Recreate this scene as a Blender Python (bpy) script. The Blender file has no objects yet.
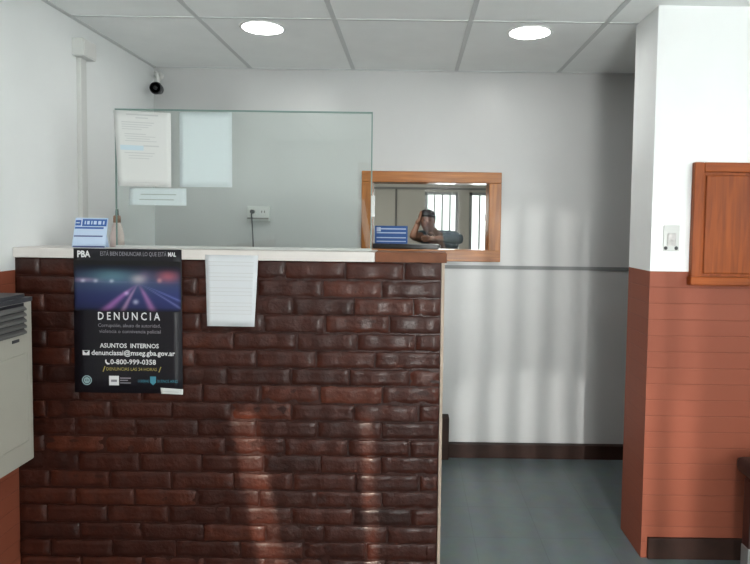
import bpy, bmesh, math, random
from mathutils import Vector, Matrix
random.seed(7)
S = bpy.context.scene
C = S.collection

# ------------------------------------------------------------------ materials
def mat(name, col, rough=.5, metal=0., coat=0., emit=None, es=0., spec=.5, var=0., vscale=8., bump=0., bscale=60., alpha=None):
    m = bpy.data.materials.new(name); m.use_nodes = True
    nt = m.node_tree; n = nt.nodes; L = nt.links
    b = n['Principled BSDF']
    b.inputs['Base Color'].default_value = (*col, 1)
    b.inputs['Roughness'].default_value = rough
    b.inputs['Metallic'].default_value = metal
    b.inputs['Coat Weight'].default_value = coat
    b.inputs['Coat Roughness'].default_value = .12
    b.inputs['Specular IOR Level'].default_value = spec
    if emit:
        b.inputs['Emission Color'].default_value = (*emit, 1); b.inputs['Emission Strength'].default_value = es
    if var or bump:
        tc = n.new('ShaderNodeTexCoord')
    if var:
        nz = n.new('ShaderNodeTexNoise'); nz.inputs['Scale'].default_value = vscale; nz.inputs['Detail'].default_value = 4
        L.new(tc.outputs['Object'], nz.inputs['Vector'])
        r = n.new('ShaderNodeValToRGB')
        r.color_ramp.elements[0].position = .3; r.color_ramp.elements[1].position = .7
        r.color_ramp.elements[0].color = (*[c*(1-var) for c in col], 1)
        r.color_ramp.elements[1].color = (*[min(1, c*(1+var)) for c in col], 1)
        L.new(nz.outputs['Fac'], r.inputs['Fac']); L.new(r.outputs['Color'], b.inputs['Base Color'])
    if bump:
        n2 = n.new('ShaderNodeTexNoise'); n2.inputs['Scale'].default_value = bscale; n2.inputs['Detail'].default_value = 5
        L.new(tc.outputs['Object'], n2.inputs['Vector'])
        bp = n.new('ShaderNodeBump'); bp.inputs['Strength'].default_value = bump; bp.inputs['Distance'].default_value = .01
        L.new(n2.outputs['Fac'], bp.inputs['Height']); L.new(bp.outputs['Normal'], b.inputs['Normal'])
    return m

def lin(r, g, b):
    f = lambda c: (c/255/12.92) if c/255 <= .04045 else ((c/255+.055)/1.055)**2.4
    return (f(r), f(g), f(b))

M_wall = mat('white_wall_paint', (.78, .80, .795), .38, var=.03, vscale=2.5, bump=.05, bscale=25)
M_wallb = mat('dimmed_white_wall_paint', (.515, .52, .515), .34, var=.03, vscale=2.5, bump=.05, bscale=25)  # white wall paint greyed to hold the back wall's dimmer light in its colour
M_ceil = mat('ceiling_tile_white', (.90, .925, .915), .8, var=.02, vscale=6)
M_grid = mat('ceiling_grid_grey', (.60, .62, .62), .5)
M_base = mat('dark_brown_skirting', (.030, .013, .009), .55, spec=.25, var=.3, vscale=10)
M_line = mat('grey_dado_paint', (.20, .21, .21), .5)
M_slab = mat('white_slab_paint', (.66, .62, .59), .4, var=.04, vscale=10)
M_capw = mat('brown_cap_wood', (.17, .060, .026), .55, spec=.25, var=.25, vscale=14)
M_edge = mat('pale_plaster_edge', (.42, .33, .26), .6, var=.1, vscale=15)
M_paper = mat('white_paper', (.64, .65, .635), .7)
M_paperb = mat('cool_white_paper', (.86, .87, .915), .7)
M_paperd = mat('dull_white_paper', (.62, .645, .67), .7)
M_print = mat('faded_print_grey', (.52, .53, .53), .7)
M_printb = mat('faded_print_blue', (.50, .62, .68), .7)
M_black = mat('poster_black', (.011, .010, .014), .38, spec=.28)
M_white = mat('print_white', (.75, .75, .76), .5)
M_grey = mat('print_grey', (.24, .23, .26), .5)
M_yellow = mat('print_yellow', (.42, .34, .10), .5)
M_teal = mat('print_teal', (.05, .22, .30), .5)
M_sage = mat('print_sage', (.28, .40, .42), .5)
M_plast = mat('white_plastic', (.62, .62, .60), .4)
M_plastw = mat('ivory_plastic', (.60, .61, .59), .35)
M_dark = mat('black_plastic', (.012, .012, .013), .3)
M_dgrey = mat('dark_grey_plastic', (.05, .05, .055), .45)
M_mgrey = mat('mid_grey_plastic', (.22, .21, .20), .5)
M_slat = mat('louvre_grey', (.13, .125, .12), .5)
M_cream = mat('cream_enamel', (.44, .42, .36), .35, var=.03)
M_blue = mat('sign_blue', lin(45, 90, 160), .5)
M_lblue = mat('sign_pale_blue', lin(190, 208, 232), .5)
M_steel = mat('painted_steel', (.35, .36, .36), .4, metal=.3)
M_led = mat('led_diffuser', (.9, .9, .9), .5, emit=(1, 1, .98), es=48)
M_ring = mat('led_ring_white', (.75, .76, .75), .4)
M_skin = mat('skin', (.19, .092, .058), .6)
M_hair = mat('dark_hair', (.009, .007, .006), .9, spec=.08)
M_shirt = mat('grey_blue_shirt', (.05, .075, .095), .8, var=.2, vscale=20)
M_trou = mat('dark_trousers', (.03, .03, .04), .85)
M_pink = mat('pinkish_plastic', (.62, .50, .46), .4)
M_tan = mat('brown_plastic', (.26, .14, .09), .4)
M_farwall = mat('beige_wall_paint', (.55, .52, .46), .6, var=.04, vscale=3)
M_desk = mat('dark_desk_laminate', (.03, .028, .026), .25)
M_bench = mat('dark_red_brown_wood', (.035, .010, .008), .35, coat=.3, var=.3, vscale=9)
M_vinyl = mat('black_vinyl', (.012, .010, .010), .4)
M_leaf = mat('garden_green', (.16, .30, .14), .8, var=.3, vscale=4)
M_ground = mat('pale_paving', (.42, .42, .40), .8)

def wood(name, c0, c1, axis='Z', rough=.35, coat=.25):
    m = bpy.data.materials.new(name); m.use_nodes = True
    nt = m.node_tree; n = nt.nodes; L = nt.links; b = n['Principled BSDF']
    tc = n.new('ShaderNodeTexCoord'); mp = n.new('ShaderNodeMapping')
    mp.inputs['Scale'].default_value = {'Z': (22, 22, 1.6), 'X': (1.6, 22, 22)}[axis]
    nz = n.new('ShaderNodeTexNoise'); nz.inputs['Scale'].default_value = 2.2; nz.inputs['Detail'].default_value = 6; nz.inputs['Distortion'].default_value = .6
    r = n.new('ShaderNodeValToRGB'); r.color_ramp.elements[0].position = .3; r.color_ramp.elements[1].position = .72
    r.color_ramp.elements[0].color = (*c0, 1); r.color_ramp.elements[1].color = (*c1, 1)
    L.new(tc.outputs['Object'], mp.inputs['Vector']); L.new(mp.outputs['Vector'], nz.inputs['Vector'])
    L.new(nz.outputs['Fac'], r.inputs['Fac']); L.new(r.outputs['Color'], b.inputs['Base Color'])
    b.inputs['Roughness'].default_value = rough; b.inputs['Coat Weight'].default_value = coat; b.inputs['Coat Roughness'].default_value = .15; b.inputs['Specular IOR Level'].default_value = .3
    return m
M_wfrX = wood('window_frame_wood_x', lin(140, 84, 38), lin(184, 118, 60), 'X')
M_wfrZ = wood('window_frame_wood_z', lin(140, 84, 38), lin(184, 118, 60), 'Z')
M_hatch = wood('hatch_wood', lin(118, 52, 12), lin(154, 76, 20), 'Z', .5, 0.)
M_hatchX = wood('hatch_wood_x', lin(118, 52, 12), lin(154, 76, 20), 'X', .5, 0.)

def brick_mat():
    m = bpy.data.materials.new('varnished_brick'); m.use_nodes = True
    nt = m.node_tree; n = nt.nodes; L = nt.links; b = n['Principled BSDF']
    at = n.new('ShaderNodeAttribute'); at.attribute_name = 'tone'
    tc = n.new('ShaderNodeTexCoord')
    nz = n.new('ShaderNodeTexNoise'); nz.inputs['Scale'].default_value = 26; nz.inputs['Detail'].default_value = 6
    L.new(tc.outputs['Object'], nz.inputs['Vector'])
    add = n.new('ShaderNodeMath'); add.operation = 'MULTIPLY_ADD'; add.inputs[1].default_value = .55
    L.new(nz.outputs['Fac'], add.inputs[0]); L.new(at.outputs['Fac'], add.inputs[2])
    r = n.new('ShaderNodeValToRGB')
    e = r.color_ramp.elements
    e[0].position = .15; e[0].color = (.018, .0040, .0022, 1)
    e[1].position = .95; e[1].color = (.105, .024, .010, 1)
    k = e.new(.5); k.color = (.042, .0088, .0042, 1)
    L.new(add.outputs[0], r.inputs['Fac']); L.new(r.outputs['Color'], b.inputs['Base Color'])
    n2 = n.new('ShaderNodeTexNoise'); n2.inputs['Scale'].default_value = 62; n2.inputs['Detail'].default_value = 6
    L.new(tc.outputs['Object'], n2.inputs['Vector'])
    bp = n.new('ShaderNodeBump'); bp.inputs['Strength'].default_value = .55; bp.inputs['Distance'].default_value = .006
    L.new(n2.outputs['Fac'], bp.inputs['Height']); L.new(bp.outputs['Normal'], b.inputs['Normal'])
    b.inputs['Roughness'].default_value = .5; b.inputs['Specular IOR Level'].default_value = .3; b.inputs['Coat Weight'].default_value = .14; b.inputs['Coat Roughness'].default_value = .2
    return m
M_brick = brick_mat()

def red_mat(name, plane):
    m = bpy.data.materials.new(name); m.use_nodes = True
    nt = m.node_tree; n = nt.nodes; L = nt.links; b = n['Principled BSDF']
    tc = n.new('ShaderNodeTexCoord'); sp = n.new('ShaderNodeSeparateXYZ'); cb = n.new('ShaderNodeCombineXYZ')
    L.new(tc.outputs['Object'], sp.inputs[0])
    L.new(sp.outputs[plane], cb.inputs[0]); L.new(sp.outputs['Z'], cb.inputs[1])
    br = n.new('ShaderNodeTexBrick'); br.inputs['Scale'].default_value = 1
    br.inputs['Brick Width'].default_value = 1.9; br.inputs['Row Height'].default_value = .0685
    br.inputs['Mortar Size'].default_value = .0026; br.inputs['Mortar Smooth'].default_value = .5
    c = (.262, .071, .038)
    br.inputs['Color1'].default_value = (*c, 1); br.inputs['Color2'].default_value = (c[0]*.95, c[1]*.94, c[2]*.94, 1)
    br.inputs['Mortar'].default_value = (c[0]*.84, c[1]*.82, c[2]*.82, 1)
    L.new(cb.outputs[0], br.inputs['Vector']); L.new(br.outputs['Color'], b.inputs['Base Color'])
    bp = n.new('ShaderNodeBump'); bp.invert = True; bp.inputs['Strength'].default_value = .5; bp.inputs['Distance'].default_value = .003
    L.new(br.outputs['Fac'], bp.inputs['Height']); L.new(bp.outputs['Normal'], b.inputs['Normal'])
    b.inputs['Roughness'].default_value = .55; b.inputs['Specular IOR Level'].default_value = .3
    return m
M_redX = red_mat('red_painted_brickwork_x', 'X')
M_redY = red_mat('red_painted_brickwork_y', 'Y')

def floor_mat():
    m = bpy.data.materials.new('grey_floor_tiles'); m.use_nodes = True
    nt = m.node_tree; n = nt.nodes; L = nt.links; b = n['Principled BSDF']
    tc = n.new('ShaderNodeTexCoord')
    br = n.new('ShaderNodeTexBrick'); br.offset = 0; br.inputs['Scale'].default_value = 1
    br.inputs['Brick Width'].default_value = .30; br.inputs['Row Height'].default_value = .30
    br.inputs['Mortar Size'].default_value = .002; br.inputs['Mortar Smooth'].default_value = .3
    c = (.115, .140, .145)
    br.inputs['Color1'].default_value = (*c, 1); br.inputs['Color2'].default_value = (c[0]*.92, c[1]*.92, c[2]*.92, 1)
    br.inputs['Mortar'].default_value = (c[0]*.75, c[1]*.75, c[2]*.75, 1)
    L.new(tc.outputs['Object'], br.inputs['Vector'])
    nz = n.new('ShaderNodeTexNoise'); nz.inputs['Scale'].default_value = 14; nz.inputs['Detail'].default_value = 5
    L.new(tc.outputs['Object'], nz.inputs['Vector'])
    mx = n.new('ShaderNodeMix'); mx.data_type = 'RGBA'; mx.blend_type = 'OVERLAY'; mx.inputs[0].default_value = .22
    L.new(br.outputs['Color'], mx.inputs[6]); L.new(nz.outputs['Color'], mx.inputs[7])
    L.new(mx.outputs[2], b.inputs['Base Color'])
    b.inputs['Roughness'].default_value = .35
    return m
M_floor = floor_mat()

def glass_mat(name, tint, refl):
    m = bpy.data.materials.new(name); m.use_nodes = True
    nt = m.node_tree; n = nt.nodes; L = nt.links
    n.remove(n['Principled BSDF'])
    t = n.new('ShaderNodeBsdfTransparent'); t.inputs['Color'].default_value = (*tint, 1)
    g = n.new('ShaderNodeBsdfGlossy'); g.inputs['Roughness'].default_value = .02
    fr = n.new('ShaderNodeFresnel'); fr.inputs['IOR'].default_value = 1.5
    ml = n.new('ShaderNodeMath'); ml.operation = 'MULTIPLY'; ml.inputs[1].default_value = refl
    mx = n.new('ShaderNodeMixShader')
    L.new(fr.outputs[0], ml.inputs[0]); L.new(ml.outputs[0], mx.inputs[0])
    L.new(t.outputs[0], mx.inputs[1]); L.new(g.outputs[0], mx.inputs[2])
    L.new(mx.outputs[0], n['Material Output'].inputs['Surface'])
    return m
M_glass = glass_mat('clear_green_glass', (.955, .985, .975), 1.)
M_glass2 = glass_mat('window_glass', (.97, .98, .97), .08)
M_gedge = mat('glass_edge_green', (.15, .24, .215), .3)

# ------------------------------------------------------------------ helpers
def bx(bm, x0, x1, y0, y1, z0, z1, mi=0, bev=0.):
    vs = [bm.verts.new(p) for p in ((x0,y0,z0),(x1,y0,z0),(x1,y1,z0),(x0,y1,z0),(x0,y0,z1),(x1,y0,z1),(x1,y1,z1),(x0,y1,z1))]
    fs = []
    for q in ((0,3,2,1),(4,5,6,7),(0,1,5,4),(1,2,6,5),(2,3,7,6),(3,0,4,7)):
        f = bm.faces.new([vs[i] for i in q]); f.material_index = mi; fs.append(f)
    if bev:
        es = list({e for f in fs for e in f.edges})
        r = bmesh.ops.bevel(bm, geom=es, offset=bev, segments=2, affect='EDGES', profile=.5)
        for f in r['faces']: f.material_index = mi
    return vs

def prism(bm, pts, axis, a, b, mi=0):
    """extrude a polygon: pts are the two other coordinates in order"""
    def P(p, d):
        return {'X': (d, p[0], p[1]), 'Y': (p[0], d, p[1]), 'Z': (p[0], p[1], d)}[axis]
    v0 = [bm.verts.new(P(p, a)) for p in pts]; v1 = [bm.verts.new(P(p, b)) for p in pts]
    fs = [bm.faces.new(v0), bm.faces.new(v1[::-1])]
    k = len(pts)
    for i in range(k): fs.append(bm.faces.new((v0[i], v1[i], v1[(i+1) % k], v0[(i+1) % k])))
    for f in fs: f.material_index = mi
    bmesh.ops.recalc_face_normals(bm, faces=fs)

def tube(bm, pts, r, seg=12, mi=0):
    pts = [Vector(p) for p in pts]
    rings = []
    for i, p in enumerate(pts):
        d = (pts[min(i+1, len(pts)-1)] - pts[max(i-1, 0)]).normalized()
        a = d.orthogonal().normalized() if abs(d.z) > .9 else d.cross(Vector((0, 0, 1))).normalized()
        b = d.cross(a)
        rr = r[i] if isinstance(r, (list, tuple)) else r
        rings.append([bm.verts.new(p + a*math.cos(2*math.pi*k/seg)*rr + b*math.sin(2*math.pi*k/seg)*rr) for k in range(seg)])
    fs = []
    for A, B in zip(rings, rings[1:]):
        for k in range(seg): fs.append(bm.faces.new((A[k], A[(k+1) % seg], B[(k+1) % seg], B[k])))
    fs.append(bm.faces.new(rings[0][::-1])); fs.append(bm.faces.new(rings[-1]))
    for f in fs: f.material_index = mi; f.smooth = True
    bmesh.ops.recalc_face_normals(bm, faces=fs)

def lathe(bm, prof, cx, cy, cz, axis='Z', seg=32, mi=0):
    """prof: (radius, along) pairs"""
    rings = []
    for r, h in prof:
        ring = []
        for k in range(seg):
            a = 2*math.pi*k/seg; u, v = r*math.cos(a), r*math.sin(a)
            ring.append(bm.verts.new({'Z': (cx+u, cy+v, cz+h), 'Y': (cx+u, cy+h, cz+v), 'X': (cx+h, cy+u, cz+v)}[axis]))
        rings.append(ring)
    fs = []
    for A, B in zip(rings, rings[1:]):
        for k in range(seg): fs.append(bm.faces.new((A[k], A[(k+1) % seg], B[(k+1) % seg], B[k])))
    if prof[0][0] > 1e-5: fs.append(bm.faces.new(rings[0][::-1]))
    if prof[-1][0] > 1e-5: fs.append(bm.faces.new(rings[-1]))
    for f in fs: f.material_index = mi; f.smooth = True
    bmesh.ops.remove_doubles(bm, verts=[v for r_ in rings for v in r_], dist=1e-6)
    bmesh.ops.recalc_face_normals(bm, faces=[f for f in fs if f.is_valid])

def obj(name, bm, mats, parent=None, smooth=False):
    me = bpy.data.meshes.new(name); bm.to_mesh(me); bm.free()
    for m in (mats if isinstance(mats, (list, tuple)) else [mats]): me.materials.append(m)
    if smooth:
        for p in me.polygons: p.use_smooth = True
    o = bpy.data.objects.new(name, me); C.objects.link(o)
    if parent:
        o.parent = parent
        o.matrix_parent_inverse = Matrix.Translation(parent.location).inverted()
    return o

def tag(o, label, cat, group=None, kind=None):
    o['label'] = label; o['category'] = cat
    if group: o['group'] = group
    if kind: o['kind'] = kind
    return o

def thing(name, label, cat, loc=(0, 0, 0), group=None, kind=None):
    o = bpy.data.objects.new(name, None); C.objects.link(o); o.location = loc; o.empty_display_size = .1
    return tag(o, label, cat, group, kind)

def box_obj(name, mats, dims, parent=None, bev=0.):
    bm = bmesh.new(); bx(bm, *dims, bev=bev); return obj(name, bm, mats, parent)

def struct(name, bm, mats, label, cat):
    return tag(obj(name, bm, mats), label, cat, kind='structure')

def text_into(bm, body, x, z, y, h, mi, width=None, align='LEFT', bold=0.):
    """flat lettering in the XZ plane facing -Y, cap height h, left/centre at x, baseline z"""
    cu = bpy.data.curves.new('t', 'FONT'); cu.body = body; cu.size = 1; cu.align_x = 'LEFT'; cu.resolution_u = 2; cu.offset = bold
    o = bpy.data.objects.new('t', cu); C.objects.link(o)
    bpy.context.view_layer.update()
    me = bpy.data.meshes.new_from_object(o.evaluated_get(bpy.context.evaluated_depsgraph_get()))
    xs = [v.co.x for v in me.vertices]
    w = max(xs) - min(xs); x0 = min(xs)
    sz = h / .70
    sx = (width / w) if width else sz
    W = w*sx
    ox = x if align == 'LEFT' else x - W/2
    vm = [bm.verts.new((ox + (v.co.x - x0)*sx, y, z + v.co.y*sz)) for v in me.vertices]
    for p in me.polygons:
        try:
            f = bm.faces.new([vm[i] for i in p.vertices]); f.material_index = mi
            f.normal_update()
            if f.normal.y > 0: f.normal_flip()
        except ValueError: pass
    bpy.data.objects.remove(o); bpy.data.curves.remove(cu); bpy.data.meshes.remove(me)

def quad(bm, x0, x1, z0, z1, y, mi):
    f = bm.faces.new([bm.verts.new(p) for p in ((x0, y, z0), (x1, y, z0), (x1, y, z1), (x0, y, z1))]); f.material_index = mi

def disc(bm, x, z, r, y, mi, r_in=0., seg=24):
    out = [bm.verts.new((x + r*math.cos(2*math.pi*k/seg), y, z + r*math.sin(2*math.pi*k/seg))) for k in range(seg)]
    if r_in:
        inn = [bm.verts.new((x + r_in*math.cos(2*math.pi*k/seg), y, z + r_in*math.sin(2*math.pi*k/seg))) for k in range(seg)]
        for k in range(seg):
            f = bm.faces.new((out[k], out[(k+1) % seg], inn[(k+1) % seg], inn[k])); f.material_index = mi
    else:
        f = bm.faces.new(out); f.material_index = mi

# ------------------------------------------------------------------ setting
H = 2.325            # ceiling height
LX = -1.55           # left wall face
RX = 2.90            # right wall face
BY = 3.68            # back wall face
FY = -2.0            # wall with the street openings, behind the camera
bm = bmesh.new(); bx(bm, LX-.15, RX+.15, FY-.2, 8.0, -.10, 0)
struct('floor', bm, M_floor, 'smooth grey tiled floor of the lobby', 'floor')

bm = bmesh.new(); bx(bm, LX-.15, RX+.15, FY-.2, BY, H, H+.1)
struct('ceiling', bm, M_ceil, 'white panelled suspended ceiling with grey grid lines', 'ceiling')
bm = bmesh.new()
for x in (-.97, -.36, .25, .855, 1.465, 2.075, 2.685):
    bx(bm, x-.011, x+.011, FY, BY, H-.003, H+.001)
for y in (2.775, 1.555, .335, -.885):
    bx(bm, LX, RX, y-.008, y+.008, H-.0025, H+.001)
bx(bm, LX, LX+.022, FY, BY, H-.004, H+.001); bx(bm, LX, RX, BY-.016, BY, H-.004, H+.001)
struct('trim_1', bm, M_grid, 'grey metal grid strips between the white ceiling panels', 'ceiling grid')

# back wall with the window opening
WX0, WX1, WZ0, WZ1 = -.304, .533, 1.192, 1.728     # outer edges of the timber frame
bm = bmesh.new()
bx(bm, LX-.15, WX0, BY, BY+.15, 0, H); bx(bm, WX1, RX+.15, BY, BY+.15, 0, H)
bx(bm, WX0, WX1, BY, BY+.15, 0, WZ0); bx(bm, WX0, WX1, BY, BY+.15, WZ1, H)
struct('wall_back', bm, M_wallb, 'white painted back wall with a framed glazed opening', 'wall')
bm = bmesh.new(); bx(bm, LX, RX, BY-.006, BY, 1.148, 1.170)
struct('trim_2', bm, M_line, 'thin dark grey dado line across the white back wall', 'dado line')
bm = bmesh.new(); bx(bm, .239, RX, BY-.045, BY, 0, .084, bev=.003); bx(bm, LX, .150, BY-.045, BY, 0, .084, bev=.003)
struct('baseboard_back', bm, M_base, 'dark brown skirting along the back wall', 'skirting')
bm = bmesh.new(); bx(bm, .150, .239, BY-.08, BY, 0, .257, bev=.004)
struct('trim_3', bm, M_base, 'short dark brown upright block beside the brick counter at the back skirting', 'trim block')

# left wall: red below, white above
bm = bmesh.new()
bx(bm, LX-.15, LX, FY, BY, 1.216, H, 0); bx(bm, LX-.15, LX, FY, BY, 0, 1.216, 1)
struct('wall_left', bm, [M_wall, M_redY], 'left wall painted white above and brick red below', 'wall')

# partition wall on the right
bm = bmesh.new()
PX0, PY0, PY1, PZ = 1.0, 2.55, 2.80, 1.232
bx(bm, PX0, RX, PY0, PY1, PZ, H, 0)
vs = bx(bm, PX0, RX, PY0, PY1, 0, PZ, 1)
bm.faces.ensure_lookup_table()
for f in bm.faces:
    f.normal_update()
    if f.material_index == 1 and abs(f.normal.x) > .5: f.material_index = 2
struct('wall_partition', bm, [M_wall, M_redX, M_redY], 'projecting wall end painted white above and brick red below', 'wall')
bm = bmesh.new(); bx(bm, 1.025, RX, PY0-.014, PY0, 0, .092, bev=.003)
struct('baseboard_right', bm, M_base, 'dark brown skirting at the foot of the red wall', 'skirting')

# right wall and the street wall behind the camera
bm = bmesh.new()
bx(bm, RX, RX+.15, FY, -1.3, 0, H); bx(bm, RX, RX+.15, 1.0, BY, 0, H); bx(bm, RX, RX+.15, -1.3, 1.0, 0, 1.2); bx(bm, RX, RX+.15, -1.3, 1.0, 2.15, H)  # unseen side opening added to let fill light onto the left wall
struct('wall_right', bm, M_wall, 'white side wall of the lobby', 'wall')
ops = [(-.62, .10, 1.0, 2.1), (.16, .80, 0., 2.1), (1.20, 2.40, 1.15, 2.15)]
bm = bmesh.new()
xs = LX-.15
for x0, x1, z0, z1 in ops:
    bx(bm, xs, x0, FY-.2, FY, 0, H)
    if z0 > 0: bx(bm, x0, x1, FY-.2, FY, 0, z0)
    bx(bm, x0, x1, FY-.2, FY, z1, H); xs = x1
bx(bm, xs, RX+.15, FY-.2, FY, 0, H)
struct('wall_front', bm, M_wall, 'white street-side wall with barred openings', 'wall')
def bars(name, x0, x1, z0, z1, y, first, label, cat, step=.1, w=.019):
    t = thing(name, label, cat, (.5*(x0+x1), y, z0), kind='structure')
    bm = bmesh.new()
    for a in ((x0, x0+.035, z0, z1), (x1-.035, x1, z0, z1), (x0, x1, z1-.035, z1), (x0, x1, z0, z0+.035)):
        bx(bm, a[0], a[1], y-.02, y+.02, a[2], a[3])
    obj('window_frame', bm, M_steel, t)
    bm = bmesh.new(); x = x0 + first
    while x < x1-.04:
        bx(bm, x-w, x+w, y-w, y+w, z0+.02, z1-.02); x += step
    obj('bars', bm, M_steel, t)
    return t
bars('door_1', *ops[1], FY-.06, .12, 'barred street door of the lobby', 'door')
bars('window_3', *ops[2], FY-.06, .12, 'barred street window of the lobby', 'window')
# unseen street opening: slanted boards added to shape the light streaks on the bricks
t = thing('streak_mask', 'unseen street opening with added boards that cut slanted light streaks', 'window', (-.26, FY-.06, 1.0), kind='structure')
y = FY-.06
bm = bmesh.new(); prism(bm, [(-.63, .99), (-.497, .99), (-.700, 2.11), (-.72, 2.11)], 'Y', y-.02, y+.02)
obj('streak_board', bm, M_hatch, t)
bm = bmesh.new(); prism(bm, [(-.420, .99), (-.215, .99), (-.262, 2.11), (-.625, 2.11)], 'Y', y-.02, y+.02)
obj('streak_board', bm, M_hatch, t)
bm = bmesh.new(); prism(bm, [(-.178, .99), (.11, .99), (.11, 2.11), (-.24, 2.11)], 'Y', y-.02, y+.02)
obj('streak_board', bm, M_hatch, t)
bm = bmesh.new(); bx(bm, -.63, .11, y-.03, y+.03, 1.68, 2.11)
obj('streak_top_board', bm, M_hatch, t)

# ------------------------------------------------------------------ downlights
def downlight(x, y, label):
    t = thing('ceiling_downlight', label, 'ceiling light', (x, y, H), group='recessed round ceiling lights')
    bm = bmesh.new(); lathe(bm, [(.093, 0.), (.093, -.004), (.100, -.006), (.106, -.003), (.107, 0.)], x, y, H, seg=48)
    obj('trim_ring', bm, M_ring, t)
    bm = bmesh.new(); lathe(bm, [(0., -.005), (.06, -.0048), (.0935, -.003), (.0935, 0.)], x, y, H, seg=48)
    obj('diffuser', bm, M_led, t)
downlight(-.713, 2.909, 'round lit ceiling light above the glass screen and poster counter')
downlight(.543, 2.925, 'round lit ceiling light above the walkway by the right wall')
downlight(-.713, .45, 'added unseen round ceiling light over the waiting side of the lobby, left one')  # this and the next are unseen lights added to brighten the lobby
downlight(.543, .45, 'added unseen round ceiling light over the waiting side of the lobby, right one')

# ------------------------------------------------------------------ window in the back wall
t = thing('window_1', 'wood framed glazed opening in the back wall above the counter', 'window', (.115, BY, WZ0), kind='structure')
fw = .066
y0, y1 = BY-.022, BY+.15
for nm, d, m in (('frame_rail', (WX0, WX1, WZ1-fw, WZ1), M_wfrX), ('frame_rail', (WX0, WX1, WZ0, WZ0+fw+.004), M_wfrX),
                 ('frame_stile', (WX0, WX0+fw, WZ0+fw, WZ1-fw), M_wfrZ), ('frame_stile', (WX1-fw-.008, WX1, WZ0+fw, WZ1-fw), M_wfrZ)):
    bm = bmesh.new(); bx(bm, d[0], d[1], y0, y1, d[2], d[3], bev=.004); obj(nm, bm, m, t)
bm = bmesh.new(); bx(bm, WX0+fw-.005, WX1-fw, BY+.10, BY+.105, WZ0+fw, WZ1-fw); obj('window_pane', bm, M_glass2, t)

# ------------------------------------------------------------------ made-up room behind the window, standing in for the pane's reflection
FB = 7.2
bm = bmesh.new()
fops = [(.148, .545, 1.02, 1.79), (.672, 1.20, 0., 1.79)]
xs = -2.2
for x0, x1, z0, z1 in fops:
    bx(bm, xs, x0, FB, FB+.15, 0, H)
    if z0 > 0: bx(bm, x0, x1, FB, FB+.15, 0, z0)
    bx(bm, x0, x1, FB, FB+.15, z1, H); xs = x1
bx(bm, xs, 2.6, FB, FB+.15, 0, H)
bx(bm, -2.35, -2.2, BY+.15, FB+.15, 0, H); bx(bm, 2.6, 2.75, BY+.15, FB+.15, 0, H)
struct('wall_far', bm, M_farwall, 'beige walls of the made-up reflection room behind the glazed opening', 'wall')
bm = bmesh.new(); bx(bm, -2.35, 2.75, BY+.15, FB+.15, H, H+.1)
struct('ceiling_far', bm, M_ceil, 'ceiling of the made-up reflection room behind the glazed opening', 'ceiling')
bars('window_4', *fops[0], FB+.05, .115, 'barred bright window behind the person in the made-up reflection room', 'window', step=.092, w=.009)
dd = bars('door_2', *fops[1], FB+.05, .125, 'barred bright door right of the person in the made-up reflection room', 'door', step=.105, w=.009)
box_obj('lock', M_steel, (.86, .98, FB+.0, FB+.04, 1.46, 1.53), dd, .004)
bm = bmesh.new(); tube(bm, [(-.19, FB-.012, 0), (-.19, FB-.012, 1.82)], .012)
tag(obj('reflected_edge_rod', bm, M_mgrey), 'thin grey vertical pipe standing in for the reflected glass edge', 'pipe')
bm = bmesh.new(); bx(bm, -2.2, 2.6, FB-.02, FB, 1.815, 1.84)
struct('trim_4', bm, M_mgrey, 'thin grey rail above the window of the made-up reflection room', 'trim')
# outside the made-up room: paving and a hedge
bm = bmesh.new(); bx(bm, -6, 6, 8.0, 20, -.12, -.02)
struct('ground_outside', bm, M_ground, 'pale paving outside the far window', 'ground')

# high dark desk
t = thing('high_desk', 'dark high desk made up for the figure that stands in for a reflection', 'desk', (-.15, 5.95, 0))
box_obj('desk_top', M_desk, (-.62, .27, 5.62, 6.12, 1.185, 1.217), t, .005)
box_obj('front_panel', M_desk, (-.58, .23, 5.67, 5.69, .0, 1.185), t)
box_obj('side_panel', M_desk, (-.60, -.575, 5.67, 6.08, 0, 1.185), t)
box_obj('side_panel', M_desk, (.225, .25, 5.67, 6.08, 0, 1.185), t)

# reflected figure built as a person leaning on the desk
def skin_mesh(name, verts, edges, radii, material, parent=None, sub=2):
    me = bpy.data.meshes.new(name); me.from_pydata([tuple(v) for v in verts], edges, []); me.update()
    o = bpy.data.objects.new(name, me); C.objects.link(o)
    sk = o.modifiers.new('skin', 'SKIN'); sk.use_smooth_shade = True
    lay = me.skin_vertices[0] if len(me.skin_vertices) else None
    if lay is None:
        bpy.context.view_layer.objects.active = o
        bpy.ops.mesh.customdata_skin_add(); lay = me.skin_vertices[0]
    for i, r in enumerate(radii):
        lay.data[i].radius = r if isinstance(r, tuple) else (r, r)
        lay.data[i].use_root = (i == 0)
    ss = o.modifiers.new('sub', 'SUBSURF'); ss.levels = sub; ss.render_levels = sub
    bpy.context.view_layer.update()
    ev = bpy.data.meshes.new_from_object(o.evaluated_get(bpy.context.evaluated_depsgraph_get()))
    o.modifiers.clear(); o.data = ev; bpy.data.meshes.remove(me); ev.name = name
    ev.materials.clear(); ev.materials.append(material)
    for p in ev.polygons: p.use_smooth = True
    if parent:
        o.parent = parent; o.matrix_parent_inverse = Matrix.Translation(parent.location).inverted()
    return o

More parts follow.
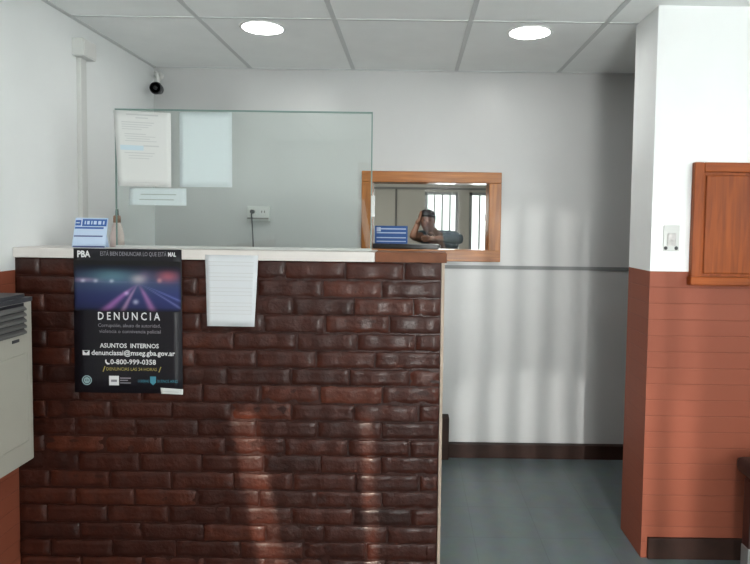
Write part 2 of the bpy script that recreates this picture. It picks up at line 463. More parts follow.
per = thing('person', 'person in a dark shirt resting head on hand, modelled in place of a reflection in the glazed opening', 'person', (.36, 6.5, 0))
V, E_, R_ = [], [], []
def av(p, r, link=None):
    V.append(p); R_.append(r); i = len(V)-1
    if link is not None: E_.append((link, i))
    return i
pel = av((.37, 6.58, .98), (.13, .10))
wai = av((.36, 6.50, 1.10), (.125, .095), pel)
che = av((.31, 6.28, 1.225), (.14, .10), wai)
nec0 = av((.22, 6.12, 1.315), (.065, .06), che)
nec1 = av((.185, 6.05, 1.355), .052, nec0)
jaw = av((.155, 5.995, 1.388), (.060, .068), nec1)
hed = av((.147, 6.01, 1.450), (.075, .088), jaw)
top = av((.147, 6.025, 1.484), (.056, .064), hed)
nose0 = None
def hand(wrist, direction, side, curl, link):
    """palm and five fingers; direction unit vector of the palm, side unit vector towards the thumb"""
    d = Vector(direction).normalized(); s = Vector(side).normalized(); n = d.cross(s)
    w = Vector(wrist)
    palm = av(tuple(w + d*.055), (.034, .016), link)
    for off, ln in ((.026, .070), (.009, .078), (-.009, .072), (-.025, .056)):
        b = w + d*.088 + s*off
        k0 = av(tuple(b), .0095, palm)
        dd = (d + n*curl*.5).normalized(); m1 = b + dd*ln*.5
        k1 = av(tuple(m1), .0088, k0)
        d2 = (d + n*curl*1.3).normalized()
        av(tuple(m1 + d2*ln*.5), .0075, k1)
    tb = w + d*.028 + s*.034
    t0 = av(tuple(tb), .012, palm)
    t1 = av(tuple(tb + (d*.6 + s*.6 + n*curl*.3).normalized()*.035), .0105, t0)
    av(tuple(tb + (d*.75 + s*.35 + n*curl*.5).normalized()*.064), .009, t1)
# right arm (image left): elbow on the desk, hand against the cheek
sR = av((.13, 6.20, 1.285), .062, che)
eR = av((.005, 5.92, 1.283), .042, sR)
wR = av((.045, 5.955, 1.385), .029, eR)
hand((.045, 5.955, 1.385), (.32, .18, .9), (.2, -.9, .1), -.25, wR)
# left arm (image right): forearm lying across the desk
sL = av((.43, 6.20, 1.275), .062, che)
eL = av((.47, 5.98, 1.262), .044, sL)
wL = av((.245, 5.86, 1.274), .029, eL)
hand((.245, 5.86, 1.274), (-.95, -.2, -.02), (0, -.3, .8), -.15, wL)
for sx in (-1, 1):
    hp = av((.37+sx*.09, 6.62, .92), .085, pel)
    kn = av((.37+sx*.10, 6.58, .50), .058, hp)
    an = av((.37+sx*.10, 6.64, .09), .040, kn)
    av((.37+sx*.11, 6.50, .035), (.034, .042), an)
body = skin_mesh('body', V, E_, R_, M_skin, per)
# nose, ears and eyes
bm = bmesh.new()
bmesh.ops.create_uvsphere(bm, u_segments=12, v_segments=8, radius=1, matrix=Matrix.Translation((.147, 5.915, 1.432)) @ Matrix.Diagonal((.013, .017, .022, 1)))
obj('nose', bm, M_skin, per, True)
for sx in (-1, 1):
    bm = bmesh.new(); bmesh.ops.create_uvsphere(bm, u_segments=12, v_segments=8, radius=1, matrix=Matrix.Translation((.147+sx*.029, 5.931, 1.452)) @ Matrix.Diagonal((.012, .008, .007, 1)))
    obj('eye', bm, M_hair, per, True)
    bm = bmesh.new(); bmesh.ops.create_uvsphere(bm, u_segments=12, v_segments=8, radius=1, matrix=Matrix.Translation((.147+sx*.074, 6.02, 1.440)) @ Matrix.Diagonal((.010, .018, .030, 1)))
    obj('ear', bm, M_skin, per, True)
bm = bmesh.new(); bmesh.ops.create_uvsphere(bm, u_segments=12, v_segments=8, radius=1, matrix=Matrix.Translation((.150, 5.936, 1.397)) @ Matrix.Diagonal((.024, .008, .006, 1)))
obj('mouth', bm, mat('lips', (.20, .07, .05), .5), per, True)
bm = bmesh.new(); bmesh.ops.create_uvsphere(bm, u_segments=24, v_segments=16, radius=1, matrix=Matrix.Translation((.147, 6.03, 1.474)) @ Matrix.Diagonal((.087, .106, .086, 1)))
for v in bm.verts:
    if v.co.y < 6.03 and v.co.z < 1.484: v.co.y = 6.03 + (v.co.y-6.03)*.10
obj('hair', bm, M_hair, per, True)
def cloth(name, pts, links, rad, m):
    return skin_mesh(name, pts, links, rad, m, per)
cloth('shirt', [(.37, 6.59, .94), (.36, 6.50, 1.10), (.31, 6.28, 1.225), (.235, 6.14, 1.30), (.13, 6.20, 1.285), (.065, 6.06, 1.284), (.43, 6.20, 1.275), (.468, 5.99, 1.266), (.28, 5.873, 1.276)],
      [(0, 1), (1, 2), (2, 3), (2, 4), (4, 5), (2, 6), (6, 7), (7, 8)],
      [(.145, .115), (.14, .11), (.158, .118), (.074, .07), .075, .064, .075, .058, .040], M_shirt)
cloth('trousers', [(.37, 6.585, .97), (.28, 6.62, .91), (.27, 6.58, .50), (.27, 6.64, .10), (.46, 6.62, .91), (.47, 6.58, .50), (.47, 6.64, .10)],
      [(0, 1), (1, 2), (2, 3), (0, 4), (4, 5), (5, 6)], [(.14, .11), .095, .070, .058, .095, .070, .058], M_trou)
for sx in (-1, 1):
    bm = bmesh.new(); bx(bm, .37+sx*.105-.05, .37+sx*.105+.05, 6.42, 6.70, 0, .085, bev=.025); obj('shoe', bm, M_dark, per, True)

# sill objects
t = tag(obj('document_tray', (lambda b: (bx(b, -.236, .165, BY+.012, BY+.085, 1.263, 1.293, bev=.004), b)[1])(bmesh.new()), M_dark), 'long flat black tray lying on the wooden window sill', 'tray')
bm = bmesh.new()
y = BY+.045
bx(bm, -.226, -.026, y, y+.003, 1.293, 1.401, 0)
prism(bm, [(y+.003, 1.385), (y+.003, 1.38), (y+.032, 1.293), (y+.035, 1.293)], 'X', -.2, -.05, 0)
for z0, z1 in ((1.379, 1.386), (1.355, 1.362), (1.326, 1.332), (1.304, 1.309)):
    quad(bm, -.215, -.036, z0, z1, y-.0006, 1)
quad(bm, -.216, -.19, 1.366, 1.392, y-.0009, 1)
tag(obj('desk_sign', bm, [M_blue, M_lblue]), 'blue sign with pale lines standing on the sill of the wood framed window', 'sign')

# ------------------------------------------------------------------ brick counter
CX1, CY = .130, 2.375
cnt = thing('reception_counter', 'dark varnished brick reception counter with a poster on its front', 'counter', (-.71, 2.45, 0))
bm = bmesh.new()
tone = bm.faces.layers.float.new('tone')
bx(bm, LX, CX1-.012, CY+.0045, CY+.15, 0, 1.266)
for f in bm.faces: f[tone] = .02
course = .0703
X0, X1 = LX+.004, CX1-.014
for k in range(18):
    z0 = k*course + .003; z1 = z0 + course - random.uniform(.004, .008)
    if z0 > 1.26: break
    z1 = min(z1, 1.264)
    x = X0 - (.122 if k % 2 else 0) - random.uniform(0, .02)
    while x < X1 - .02:
        L_ = random.uniform(.222, .250)
        a, b = max(x, X0), min(x + L_, X1)
        if X1 - b < .05: b = X1
        if b - a > .03:
            d = random.uniform(-.0025, .003)
            n0 = len(bm.faces)
            vs = []
            nx, nz = max(6, int((b-a)/.02)), 5
            vsq = [0, .055, .32, .68, .945, 1]; us = [0, .015] + [.015+.97*q/(nx-2) for q in range(1, nx-2)] + [.985, 1]
            cx_, cz_ = .5*(a+b), .5*(z0+z1)
            rows = []
            off = random.uniform(0, 50)
            for j in range(nz+1):
                row = []
                for i in range(nx+1):
                    u, v = us[i], vsq[j]
                    px_, pz_ = a + (b-a)*u, z0 + (z1-z0)*v
                    ex = min(u, 1-u)*(b-a); ez = min(v, 1-v)*(z1-z0)
                    e = min(ex, ez)
                    rd = .0030 if e < 1e-6 else 0.
                    if i in (0, nx) and j in (0, nz): rd = .0045
                    w = .0022*math.sin(px_*61+off) + .0018*math.sin(pz_*140+off*2) + random.uniform(-.0012, .0012)
                    jx = random.uniform(-.0018, .0018) if e < 1e-6 else 0
                    jz = random.uniform(-.0018, .0018) if e < 1e-6 else 0
                    row.append(bm.verts.new((min(max(px_+jx, X0), X1), CY + d + rd + w, pz_+jz)))
                rows.append(row)
            br_ = [[bm.verts.new((min(max(p.co.x, X0), X1), CY+.012, p.co.z)) for p in ring] for ring in (rows[0], rows[-1])]
            for j in range(nz):
                for i in range(nx):
                    f = bm.faces.new((rows[j][i], rows[j][i+1], rows[j+1][i+1], rows[j+1][i])); f.smooth = True
            for i in range(nx):
                bm.faces.new((br_[0][i], br_[0][i+1], rows[0][i+1], rows[0][i]))
                bm.faces.new((rows[-1][i], rows[-1][i+1], br_[1][i+1], br_[1][i]))
            lc = [r_[0] for r_ in rows]; rc = [r_[-1] for r_ in rows]
            bl = [br_[0][0], br_[1][0]]; brr = [br_[0][-1], br_[1][-1]]
            bm.faces.new([bl[1], bl[0]] + lc); bm.faces.new([brr[0], brr[1]] + rc[::-1])
            tv = random.gauss(.19, .10)
            bm.faces.ensure_lookup_table()
            for f in bm.faces[n0:]: f[tone] = tv
        x += L_ + random.uniform(.004, .009)
bmesh.ops.recalc_face_normals(bm, faces=bm.faces)
obj('brick_wall', bm, M_brick, cnt)
box_obj('edge_trim', M_edge, (CX1-.012, CX1, CY-.003, CY+.15, 0, 1.266), cnt, .002)
bm = bmesh.new(); bx(bm, -.142, CX1+.008, CY-.008, CY+.155, 1.266, 1.305, bev=.003)
obj('end_cap', bm, M_capw, cnt)['label'] = 'brown wooden end cap'

tag(box_obj('worktop_slab', M_slab, (LX, -.143, CY-.011, CY+.21, 1.266, 1.305), bev=.003), 'white painted slab worktop on the brick counter', 'worktop')

# ------------------------------------------------------------------ glass screen
GY0, GY1, GX0, GX1, GZ0, GZ1 = 2.450, 2.458, -1.188, -.162, 1.305, 1.858
gl = thing('glass_screen', 'clear green-edged glass screen standing on the white worktop', 'glass screen', (-.67, 2.454, GZ0))
bm = bmesh.new(); bx(bm, GX0, GX1, GY0, GY1, GZ0, GZ1)
for f in bm.faces:
    f.normal_update()
    if abs(f.normal.y) < .5: f.material_index = 1
obj('glass_pane', bm, [M_glass, M_gedge], gl)
bm = bmesh.new(); bx(bm, GX1-.0045, GX1+.0004, GY0-.0006, GY1+.0006, GZ0+.01, GZ1-.005); bx(bm, GX0-.0004, GX1+.0004, GY0-.0006, GY1+.0006, GZ1-.005, GZ1+.0006); bx(bm, GX0-.0004, GX0+.0025, GY0-.0006, GY1+.0006, GZ0+.01, GZ1-.005)
obj('polished_edge', bm, M_gedge, gl)
box_obj('edge_strip', M_plastw, (GX1-.003, GX1+.012, GY0-.004, GY1+.004, 1.442, 1.528), gl, .002)  # short pale upright strip on the pane's right edge
box_obj('base_channel', M_plastw, (GX0, GX1, GY0-.005, GY1+.005, GZ0, GZ0+.010), gl, .001)

def sheet(name, corners, y, m, label, cat, prints=(), curl=0., group=None, n=10, thick=.0006, mats=None, edge=0., extra=None):
    """corners (bl, br, tr, tl) as (x, z); a slightly bowed sheet of paper with print strips given in 0..1"""
    bm = bmesh.new()
    def P(u, v, dy=0):
        bl, br, tr, tl = [Vector(c) for c in corners]
        p = (bl*(1-u) + br*u)*(1-v) + (tl*(1-u) + tr*u)*v
        c = curl*((1-v)**2) + edge*(u**3)
        return (p.x, y - c + dy, p.y)
    g0 = [[bm.verts.new(P(i/n, j/n)) for i in range(n+1)] for j in range(n+1)]
    g1 = [[bm.verts.new(P(i/n, j/n, thick)) for i in range(n+1)] for j in range(n+1)]
    for j in range(n):
        for i in range(n):
            f = bm.faces.new((g0[j][i], g0[j][i+1], g0[j+1][i+1], g0[j+1][i])); f.smooth = True
            f = bm.faces.new((g1[j][i], g1[j+1][i], g1[j+1][i+1], g1[j][i+1])); f.smooth = True
    per_ = [(0, i) for i in range(n)] + [(j, n) for j in range(n)] + [(n, i) for i in range(n, 0, -1)] + [(j, 0) for j in range(n, 0, -1)]
    for a, b in zip(per_, per_[1:] + per_[:1]):
        bm.faces.new((g0[a[0]][a[1]], g1[a[0]][a[1]], g1[b[0]][b[1]], g0[b[0]][b[1]]))
    for u0, u1, v0, v1, mi in prints:
        k = 4
        for i in range(k):
            a, b = u0 + (u1-u0)*i/k, u0 + (u1-u0)*(i+1)/k
            f = bm.faces.new([bm.verts.new(P(*q, -.0005)) for q in ((a, v0), (b, v0), (b, v1), (a, v1))]); f.material_index = mi
    if extra: extra(bm)
    return tag(obj(name, bm, mats or [m, M_print, M_printb]), label, cat, group)

pr = [(.22, .78, .945, .962, 1), (.38, .60, .905, .922, 1), (.13, .70, .845, .858, 1), (.13, .66, .815, .826, 1), (.13, .60, .785, .796, 1), (.13, .48, .755, .765, 1),
      (.17, .55, .69, .702, 1), (.17, .72, .66, .67, 1), (.2, .62, .63, .64, 1), (.17, .74, .60, .61, 1), (.50, .78, .535, .552, 1),
      (.08, .50, .48, .545, 2), (.15, .70, .44, .452, 1), (.22, .66, .405, .415, 1), (.22, .60, .37, .38, 1), (.1, .9, .05, .056, 1)]
sheet('notice_sheet', [(-1.172, 1.552), (-.960, 1.549), (-.963, 1.842), (-1.193, 1.853)], 2.4470, M_paper, 'printed white notice with a blue highlight taped to the glass, leftmost sheet', 'paper', pr, curl=.006, edge=.004)
sheet('notice_sheet', [(-.935, 1.552), (-.724, 1.553), (-.725, 1.852), (-.935, 1.850)], 2.4592, M_paperb, 'plain bluish white sheet behind the glass right of the printed notice', 'paper', [])
sheet('paper_strip', [(-1.140, 1.477), (-.908, 1.477), (-.908, 1.546), (-1.136, 1.546)], 2.4592, M_paperb, 'white paper strip below the printed notice on the glass', 'paper', [(.18, .78, .3, .36, 1), (.2, .82, .6, .66, 1)])
pr = [(.06, .92, .90-.052*k, .908-.052*k, 1) for k in range(15) if k not in (2, 6, 10)]
sheet('hanging_sheet', [(-.793, 1.008), (-.608, 1.008), (-.594, 1.286), (-.801, 1.286)], 2.3634, M_paperd, 'white printed sheet hanging from the worktop over the bricks', 'paper', pr, curl=.004, edge=.003)

# ------------------------------------------------------------------ poster
def poster_art():
    m = bpy.data.materials.new('poster_night_road_print'); m.use_nodes = True
    n = m.node_tree.nodes; b = n['Principled BSDF']
    a = n.new('ShaderNodeAttribute'); a.attribute_name = 'art'
    m.node_tree.links.new(a.outputs['Color'], b.inputs['Base Color']); b.inputs['Roughness'].default_value = .38; b.inputs['Specular IOR Level'].default_value = .28
    return m
M_art = poster_art()
K = 2.36/610         # metres per photo pixel on the poster's plane
POX, POZ, PYF = -1.312, 1.3045, 2.3632
def U(x): return POX + (x-74)*K
def W(yp): return POZ - (yp-249)*K
def art(u, v):
    """printed night road: u, v in 0..1, v up"""
    g = lambda d, s: math.exp(-(d/s)**2)
    c = [.020, .022, .055]
    def add(k, col):
        for i in range(3): c[i] += k*col[i]
    hz = .56
    add(g(v-.60, .20)*(.35+.4*g(u-.45, .35)), (.10, .16, .24))
    add(g(v-.70, .12)*g(u-.35, .18), (.08, .20, .20))
    add(g(v-.28, .30)*(.5+.6*u), (.03, .045, .19))
    add(g(v-.62, .035)*g(u-.08, .12)*.6, (.55, .35, .50))
    for x0 in (.08, .20, .35): add(g(u-x0, .018)*g(v-.60, .03), (.55, .55, .62))
    add(g(v-.575, .008)*(1 if u < .5 else .4)*.5, (.30, .22, .45))
    add(g(u-.60, .06)*g(v-.64, .08), (.50, .42, .38))
    add(g(u-.66, .05)*g(v-.70, .10)*.5, (.25, .12, .20))
    add(g(u-.88, .09)*g(v-.70, .10), (.50, .09, .07)); add(g(u-.80, .02)*g(v-.62, .04), (.55, .25, .20))
    if v < .55:
        k = (.55-v)/.55
        for x1, s, col in ((.28, .035, (.45, .16, .42)), (.45, .016, (.50, .28, .40)), (.74, .024, (.45, .18, .36)), (1.05, .012, (.20, .20, .38)), (1.22, .02, (.16, .18, .40))):
            xc = .60 + (x1-.60)*k**.9; add(g(u-xc, s*(.45+k))*min(1, k*3)*.9, col)
        add(g(u-.49, .02)*g(v-.36, .035), (.55, .42, .60)); add(g(u-.575, .022)*g(v-.19, .04), (.60, .60, .75))
    f = min(1, (1-v)/.22)*min(1, (v+.02)/.10)
    sx = min(1, u/.05+.45, (1-u)/.05+.45)
    return [max(.011, .55*x*f*sx) for x in c]
def add_poster(bm):
    lay = bm.loops.layers.float_color.new('art')
    nx, nz = 96, 48
    x0, x1, z0, z1 = U(74.6), U(181.6), W(312), W(261)
    gr = [[bm.verts.new((x0 + (x1-x0)*i/nx, PYF-.0007, z0 + (z1-z0)*j/nz)) for i in range(nx+1)] for j in range(nz+1)]
    for j in range(nz):
        for i in range(nx):
            f = bm.faces.new((gr[j][i], gr[j][i+1], gr[j+1][i+1], gr[j+1][i])); f.material_index = 1
            for l, (di, dj) in zip(f.loops, ((0, 0), (1, 0), (1, 1), (0, 1))):
                l[lay] = (*art((i+di)/nx, (j+dj)/nz), 1)
    y = PYF-.0012
    T = lambda s, xa, xb, yb, h, mi, bold=0.: text_into(bm, s, U(xa), W(yb), y, h*K, mi, width=(xb-xa)*K, bold=bold)
    T('PBA', 78, 91, 257.6, 6.3, 2, .03)
    T('ESTÁ BIEN DENUNCIAR LO QUE ESTÁ', 101, 167.5, 256, 4.2, 3, .004)
    T('MAL', 169, 177, 256, 4.2, 2, .03)
    T('D E N U N C I A', 98, 160.5, 320.6, 7.8, 2, .012)
    T('Corrupción, abuso de autoridad,', 98, 161, 328, 3.6, 3)
    T('violencia o connivencia policial', 99, 161, 334, 3.6, 3)
    T('ASUNTOS  INTERNOS', 99.5, 159, 349, 4.4, 2, .018)
    T('denunciasai@mseg.gba.gov.ar', 91, 175.5, 356.6, 5., 2, .016)
    T('0-800-999-0358', 110, 156, 365.8, 5., 2, .016)
    T('DENUNCIAS LAS 24 HORAS', 106, 157, 372.3, 3.2, 4)
    # envelope and telephone marks, slanted bars, logos
    quad(bm, U(82), U(89), W(357), W(352), y, 2)
    f = bm.faces.new([bm.verts.new(p) for p in ((U(82.6), y-.0002, W(352.4)), (U(85.5), y-.0002, W(355)), (U(88.4), y-.0002, W(352.4)))]); f.material_index = 0
    f = bm.faces.new([bm.verts.new((U(a), y, W(b))) for a, b in ((104.6, 361.5), (106, 361.2), (106.2, 363.6), (108.2, 365), (109.2, 364.6), (109, 366.2), (106.6, 366.2), (104.8, 364.2))][::-1]); f.material_index = 2
    for xa in (102, 158.5):
        f = bm.faces.new([bm.verts.new((U(a), y, W(b))) for a, b in ((xa, 373.6), (xa+1, 373.6), (xa+3, 368), (xa+2, 368))]); f.material_index = 4
    disc(bm, U(86), W(382.6), 5*K, y, 6, 3.9*K); disc(bm, U(86), W(382.6), 3.2*K, y, 6, 1.5*K); quad(bm, U(85.3), U(86.7), W(385.2), W(380), y-.0002, 6)
    quad(bm, U(108.5), U(118.5), W(387.5), W(377.8), y, 2); quad(bm, U(110.5), U(116.5), W(384), W(381.6), y-.0002, 3)
    quad(bm, U(119.6), U(130.5), W(380.6), W(379.4), y, 3); quad(bm, U(119.6), U(127.5), W(382.8), W(381.8), y, 3); quad(bm, U(119.6), U(130.5), W(385.4), W(384.4), y, 3)
    T('GOBIERNO', 137.5, 149, 384, 2.6, 5)
    f = bm.faces.new([bm.verts.new((U(a), y, W(b))) for a, b in ((150, 378), (156, 378), (156, 384), (153, 387), (150, 384))][::-1]); f.material_index = 5
    T('BUENOS AIRES', 157.5, 178, 384, 2.8, 5)
sheet('police_poster', [(-1.3145, .7385), (-.8905, .7385), (-.8925, 1.3045), (-1.312, 1.3045)], PYF, M_black, 'black printed poster with a blue and pink road picture on the brick counter', 'poster',
      mats=[M_black, M_art, M_white, M_grey, M_yellow, M_teal, M_sage], extra=add_poster, thick=.001)
sheet('paper_tag', [(-.975, .738), (-.890, .735), (-.889, .756), (-.978, .761)], PYF-.0006, M_paper, 'small white paper tag at the lower right corner of the black poster', 'paper tag', [(.1, .8, .35, .5, 1)])

# ------------------------------------------------------------------ blue and white card, bottle
bm = bmesh.new()
y = 2.43
prism(bm, [(-1.356, 1.305), (-1.222, 1.305), (-1.208, 1.423), (-1.338, 1.423)], 'Y', y, y+.002, 0)
prism(bm, [(y+.002, 1.42), (y+.002, 1.415), (y+.046, 1.305), (y+.05, 1.305)], 'X', -1.335, -1.23, 0)
sk = lambda x, z: x + (z-1.305)*.14
def pq(x0, x1, z0, z1, mi, dy=-.0006):
    f = bm.faces.new([bm.verts.new(p) for p in ((sk(x0, z0), y+dy, z0), (sk(x1, z0), y+dy, z0), (sk(x1, z1), y+dy, z1), (sk(x0, z1), y+dy, z1))]); f.material_index = mi
pq(-1.325, -1.228, 1.390, 1.418, 1)
for a, b in ((-1.316, -1.311), (-1.306, -1.296), (-1.290, -1.285), (-1.280, -1.268), (-1.262, -1.250), (-1.243, -1.237)): pq(a, b, 1.397, 1.411, 2, -.0010)
pq(-1.352, -1.330, 1.392, 1.414, 1)
pq(-1.350, -1.335, 1.401, 1.405, 2, -.0010)
pq(-1.352, -1.238, 1.3795, 1.3865, 1)
pq(-1.352, -1.238, 1.3475, 1.3530, 3)
pq(-1.352, -1.225, 1.3055, 1.3115, 3)
tag(obj('counter_card', bm, [M_lblue, M_blue, M_lblue, mat('sign_slate', lin(80, 90, 140), .5)]), 'blue and white card standing at the left end of the worktop', 'card')

t = thing('spray_bottle', 'small pinkish bottle with brown neck behind the left edge of the glass', 'bottle', (-1.222, 2.53, 1.305))
bm = bmesh.new(); lathe(bm, [(0, 0), (.026, 0), (.028, .006), (.026, .05), (.019, .085), (.013, .098), (.013, .104)], -1.222, 2.53, 1.305); obj('bottle_body', bm, M_pink, t)
bm = bmesh.new(); lathe(bm, [(.0145, 0), (.0145, .026), (.011, .030), (.0, .030)], -1.222, 2.53, 1.405); obj('bottle_neck', bm, M_tan, t)
bm = bmesh.new(); lathe(bm, [(.007, 0), (.006, .026), (.0, .027)], -1.222, 2.53, 1.434); obj('nozzle', bm, M_dgrey, t)

# ------------------------------------------------------------------ wall fittings
t = thing('security_camera', 'small black round security camera on a white bracket in the ceiling corner', 'security camera', (-1.43, 3.60, 2.16))
bm = bmesh.new(); lathe(bm, [(0, 0), (.024, 0), (.024, -.008), (0, -.008)], -1.515, BY, 2.272, 'Y', 20)
tube(bm, [(-1.515, BY-.006, 2.272), (-1.510, BY-.06, 2.272), (-1.492, BY-.10, 2.268), (-1.474, BY-.13, 2.250), (-1.466, BY-.14, 2.215), (-1.466, BY-.14, 2.185)], .010)
obj('bracket', bm, M_plast, t)
bm = bmesh.new(); lathe(bm, [(0, .062), (.016, .060), (.026, .045), (.036, 0), (.033, -.012)], -1.461, 3.50, 2.164, 'Y', 28); obj('camera_body', bm, M_dgrey, t)
bm = bmesh.new(); lathe(bm, [(0, -.010), (.012, -.012), (.030, -.012), (.034, -.008), (.034, 0.)], -1.461, 3.50, 2.164, 'Y', 28); obj('camera_front', bm, M_dark, t)
bm = bmesh.new(); lathe(bm, [(0, -.018), (.007, -.016), (.011, -.011)], -1.461, 3.50, 2.164, 'Y', 20); obj('lens', bm, M_dark, t)

bm = bmesh.new(); bx(bm, LX, LX+.052, 2.80, 2.915, 2.158, 2.238, bev=.004)
t = thing('junction_box', 'white junction box high on the left wall', 'junction box', (LX, 2.86, 2.158))
obj('box_body', bm, M_plastw, t)
box_obj('box_lid', M_plast, (LX+.052, LX+.056, 2.806, 2.909, 2.163, 2.233), t, .0015)
bm = bmesh.new(); bx(bm, LX, LX+.022, 2.835, 2.885, 0, 2.158, bev=.003)
tag(obj('cable_trunking', bm, M_plastw), 'white vertical cable trunking below the junction box on the left wall', 'cable trunking')

t = thing('wall_socket', 'white double socket on the back wall behind the glass', 'socket', (-.92, BY, 1.46))
box_obj('socket_box', M_plastw, (-.985, -.853, BY-.035, BY, 1.418, 1.508), t, .004)
for x in (-.952, -.888):
    bm = bmesh.new(); bx(bm, x-.024, x+.024, BY-.038, BY-.035, 1.452, 1.498, bev=.001)
    o = obj('socket_face', bm, M_plast, t)
    bm = bmesh.new()
    for dx in (-.008, .008): bx(bm, x+dx-.002, x+dx+.002, BY-.0388, BY-.038, 1.468, 1.482)
    obj('slot', bm, M_dark, o)
box_obj('lower_lip', M_mgrey, (-.983, -.855, BY-.041, BY-.033, 1.430, 1.440), t, .001)
t = thing('power_cord', 'thin dark cord hanging from the white wall socket', 'cord', (-.945, BY-.06, 1.3))
bm = bmesh.new(); lathe(bm, [(0, 0), (.012, 0), (.012, -.028), (.004, -.034), (0, -.034)], -.948, BY-.039, 1.475, 'Y', 14); obj('plug', bm, M_dgrey, t)
bm = bmesh.new(); tube(bm, [(-.948, BY-.070, 1.473), (-.947, BY-.078, 1.455), (-.944, BY-.074, 1.40), (-.942, BY-.06, 1.30), (-.940, BY-.05, 1.0), (-.94, BY-.05, .4), (-.94, BY-.055, .006)], .004, 8); obj('cable', bm, M_dgrey, t)

t = thing('wall_switch', 'small worn grey switch plate on the white wall beside the wooden hatch', 'switch', (1.08, PY0, 1.365))
box_obj('switch_plate', M_plastw, (1.050, 1.116, PY0-.006, PY0, 1.318, 1.425), t, .002)
box_obj('rocker', mat('worn_grey', (.50, .48, .47), .6, var=.3, vscale=40), (1.066, 1.100, PY0-.010, PY0-.006, 1.340, 1.392), t, .003)
for x in (1.060, 1.104):
    bm = bmesh.new(); lathe(bm, [(0, -.010), (.006, -.009), (.008, -.006)], x, PY0, 1.330, 'Y', 16); obj('screw', bm, M_dgrey, t)

# wooden hatch
hx0, hx1, hz0, hz1 = 1.160, 1.92, 1.178, 1.686
t = thing('wooden_hatch', 'reddish brown wooden panelled hatch on the white wall', 'hatch', (.5*(hx0+hx1), PY0, hz0))
y0 = PY0-.030
bm = bmesh.new(); bx(bm, hx0, hx0+.040, y0, PY0, hz0, hz1, bev=.004); obj('frame_stile', bm, M_hatch, t)
bm = bmesh.new(); bx(bm, hx1-.040, hx1, y0, PY0, hz0, hz1, bev=.004); obj('frame_stile', bm, M_hatch, t)
bm = bmesh.new(); bx(bm, hx0+.04, hx1-.04, y0, PY0, hz1-.040, hz1, bev=.004); obj('frame_rail', bm, M_hatchX, t)
bm = bmesh.new(); bx(bm, hx0-.006, hx1+.006, y0-.010, PY0, hz0, hz0+.036, bev=.005); obj('sill', bm, M_hatchX, t)
bm = bmesh.new(); bx(bm, hx0+.04, hx1-.04, y0+.014, PY0, hz0+.036, hz1-.04); bx(bm, hx0+.052, hx1-.052, y0+.006, y0+.016, hz0+.048, hz1-.052, bev=.005); obj('door_panel', bm, M_hatch, t)
bm = bmesh.new(); lathe(bm, [(0, -.030), (.011, -.028), (.013, -.020), (.006, -.010), (.006, 0)], hx1-.085, y0+.006, 1.43, 'Y', 16); obj('knob', bm, M_steel, t)

# ------------------------------------------------------------------ gas heater on the left wall
t = thing('wall_heater', 'cream wall heater with a dark louvred top on the red left wall', 'heater', (-1.46, 1.9, .546))
hy0, hy1, hxf = 1.30, 2.205, -1.368
def rrect(x0, x1, y0, y1, r, k=5):
    pts = [(x0, y0)]
    for (cx, cy, a0) in ((x1-r, y0+r, -90), (x1-r, y1-r, 0)):
        for i in range(k+1):
            a = math.radians(a0 + 90*i/k); pts.append((cx + r*math.cos(a), cy + r*math.sin(a)))
    pts.append((x0, y1)); return pts
bm = bmesh.new(); prism(bm, rrect(LX, hxf, hy0, hy1, .028), 'Z', .546, 1.122)
obj('casing', bm, M_cream, t)
bm = bmesh.new(); prism(bm, rrect(LX, hxf+.004, hy0-.004, hy1+.002, .030), 'Z', 1.122, 1.136); prism(bm, rrect(LX, hxf-.015, hy0+.01, hy1-.012, .03), 'Z', 1.136, 1.148)
obj('top_cover', bm, M_dgrey, t)
bm = bmesh.new(); bx(bm, hxf-.002, hxf+.002, hy0+.06, hy1-.065, 1.008, 1.120); g = obj('grille', bm, M_dark, t)
for k in range(5):
    bm = bmesh.new(); prism(bm, [(hxf+.001, 1.016+.0205*k), (hxf+.012, 1.012+.0205*k), (hxf+.012, 1.019+.0205*k), (hxf+.001, 1.028+.0205*k)], 'Y', hy0+.06, hy1-.065)
    obj('louvre', bm, M_slat, g)
box_obj('badge', M_dgrey, (hxf, hxf+.003, 2.075, 2.112, .986, .997), t, .001)
bm = bmesh.new(); bx(bm, hxf, hxf+.003, hy0+.06, hy1-.05, .62, .94, bev=.0025); obj('front_panel', bm, M_cream, t)

# ------------------------------------------------------------------ bench at the right
t = thing('waiting_bench', 'dark wooden bench end with padded seat at the right of the red wall', 'bench', (2.0, 2.2, 0))
bm = bmesh.new(); bx(bm, 1.338, 2.60, 1.99, 2.46, .425, .488, bev=.022); obj('seat', bm, M_vinyl, t, True)
box_obj('seat_frame', M_bench, (1.375, 2.57, 2.03, 2.44, .365, .425), t, .004)
for x in (1.372, 2.50):
    for yy in (2.02, 2.395):
        o = box_obj('leg', M_bench, (x, x+.05, yy, yy+.05, .125, .40), t, .003)
        box_obj('foot', M_steel, (x-.002, x+.052, yy-.002, yy+.052, 0, .125), o, .003)['label'] = 'grey metal foot'

# ------------------------------------------------------------------ light
w = bpy.data.worlds.new('sky'); S.world = w; w.use_nodes = True
bg = w.node_tree.nodes['Background']; bg.inputs['Color'].default_value = (.92, 1., .98, 1); bg.inputs['Strength'].default_value = 1.5

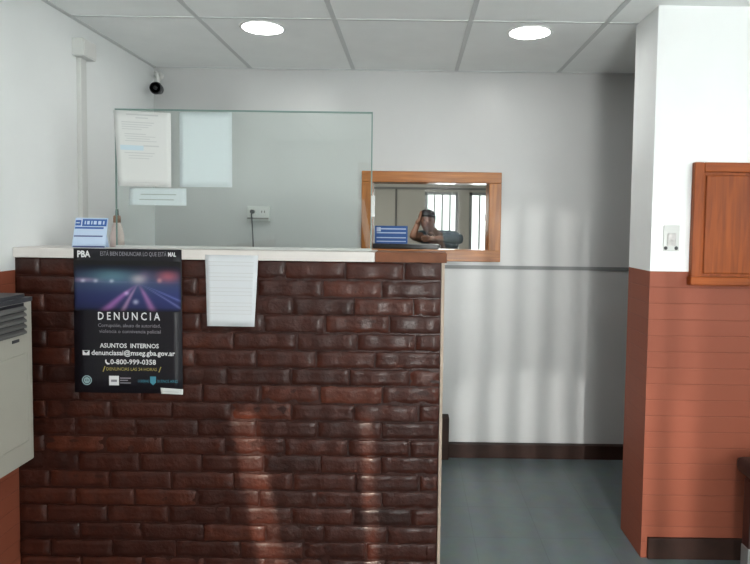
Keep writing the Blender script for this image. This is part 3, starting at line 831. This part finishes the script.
def area(name, loc, sx, sz, power, aim, col=(1, 1, 1)):
    l = bpy.data.lights.new(name, 'AREA'); l.shape = 'RECTANGLE'; l.size = sx; l.size_y = sz; l.energy = power; l.color = col
    o = bpy.data.objects.new(name, l); C.objects.link(o); o.location = loc
    o.rotation_euler = (Vector(aim)-Vector(loc)).to_track_quat('-Z', 'Z').to_euler()
    return o
cool = (.94, 1., .99)
area('left_wall_fill', (RX+.17, -.15, 1.67), 2.3, .95, 85, (0, -.15, 1.67), cool)  # added fill lamp at the side opening, brightens the left wall
area('ceiling_fill', (.8, -3.3, .03), 5, 1.9, 1700, (.8, -2.3, 2.0), (1, .99, .95))  # added upward lamp outside the door, lifts the ceiling
area('far_daylight', (.35, FB+.35, 1.4), .6, .9, 12, (.35, 5, 1.4), cool)
area('far_daylight_door', (.95, FB+.35, .95), .6, 1.8, 20, (.95, 5, .95), cool)
area('far_room_fill', (-.2, 5.0, H-.02), .9, .9, 28, (-.2, 5.0, 0), (1, .98, .94))  # added unseen fill that brightens the room behind the pane
area('daylight_door', (.48, FY-.22, 1.05), .64, 2.1, 62, (.48, 0, 1.05), cool)
area('daylight_window', (1.80, FY-.22, 1.65), 1.2, 1.0, 44, (1.80, 0, 1.65), cool)
def point(name, loc, e, r, col, spot=None):
    l = bpy.data.lights.new(name, 'SPOT' if spot else 'POINT'); l.energy = e; l.shadow_soft_size = r; l.color = col
    o = bpy.data.objects.new(name, l); C.objects.link(o); o.location = loc
    if spot:
        o.rotation_euler = (Vector(spot[0])-Vector(loc)).to_track_quat('-Z', 'Y').to_euler(); l.spot_size = math.radians(spot[1]); l.spot_blend = .1
    return o
point('street_glint', (.10, -9.0, 3.78), 1900, .05, (1, .99, .96), spot=((.46, -2.0, 1.3), 10.5))
point('street_glint_low', (.05, -9.0, 2.45), 1300, .05, (1, .99, .96), spot=((.46, -2.0, 1.3), 10.5))
point('sun_glint', (-.39, -14.0, 4.4), 16000, .05, (1, .86, .70), spot=((-.42, -2.0, 1.45), 4.6))

# ------------------------------------------------------------------ camera
F, PPX, PPY = 610., 411.6, 253.5
cam = bpy.data.cameras.new('camera'); co = bpy.data.objects.new('camera', cam); C.objects.link(co); S.camera = co
cam.sensor_fit = 'HORIZONTAL'; cam.sensor_width = 36; cam.lens = F/750*36
cam.shift_x = -(PPX-375)/750; cam.shift_y = -(282-PPY)/750
cam.clip_start = .02
ph, p = .0136, math.atan(.05)
f = Vector((0, math.cos(p), -math.sin(p))); u0 = Vector((0, math.sin(p), math.cos(p))); r0 = Vector((1, 0, 0))
r = r0*math.cos(ph) + u0*math.sin(ph); u = -r0*math.sin(ph) + u0*math.cos(ph)
Mx = Matrix((r, u, -f)).transposed().to_4x4(); Mx.translation = (0, 0, 1.42)
co.matrix_world = Mx

vs = S.view_settings
vs.view_transform = 'Standard'; vs.look = 'None'; vs.gamma = 1; vs.use_curve_mapping = False; vs.exposure = .12
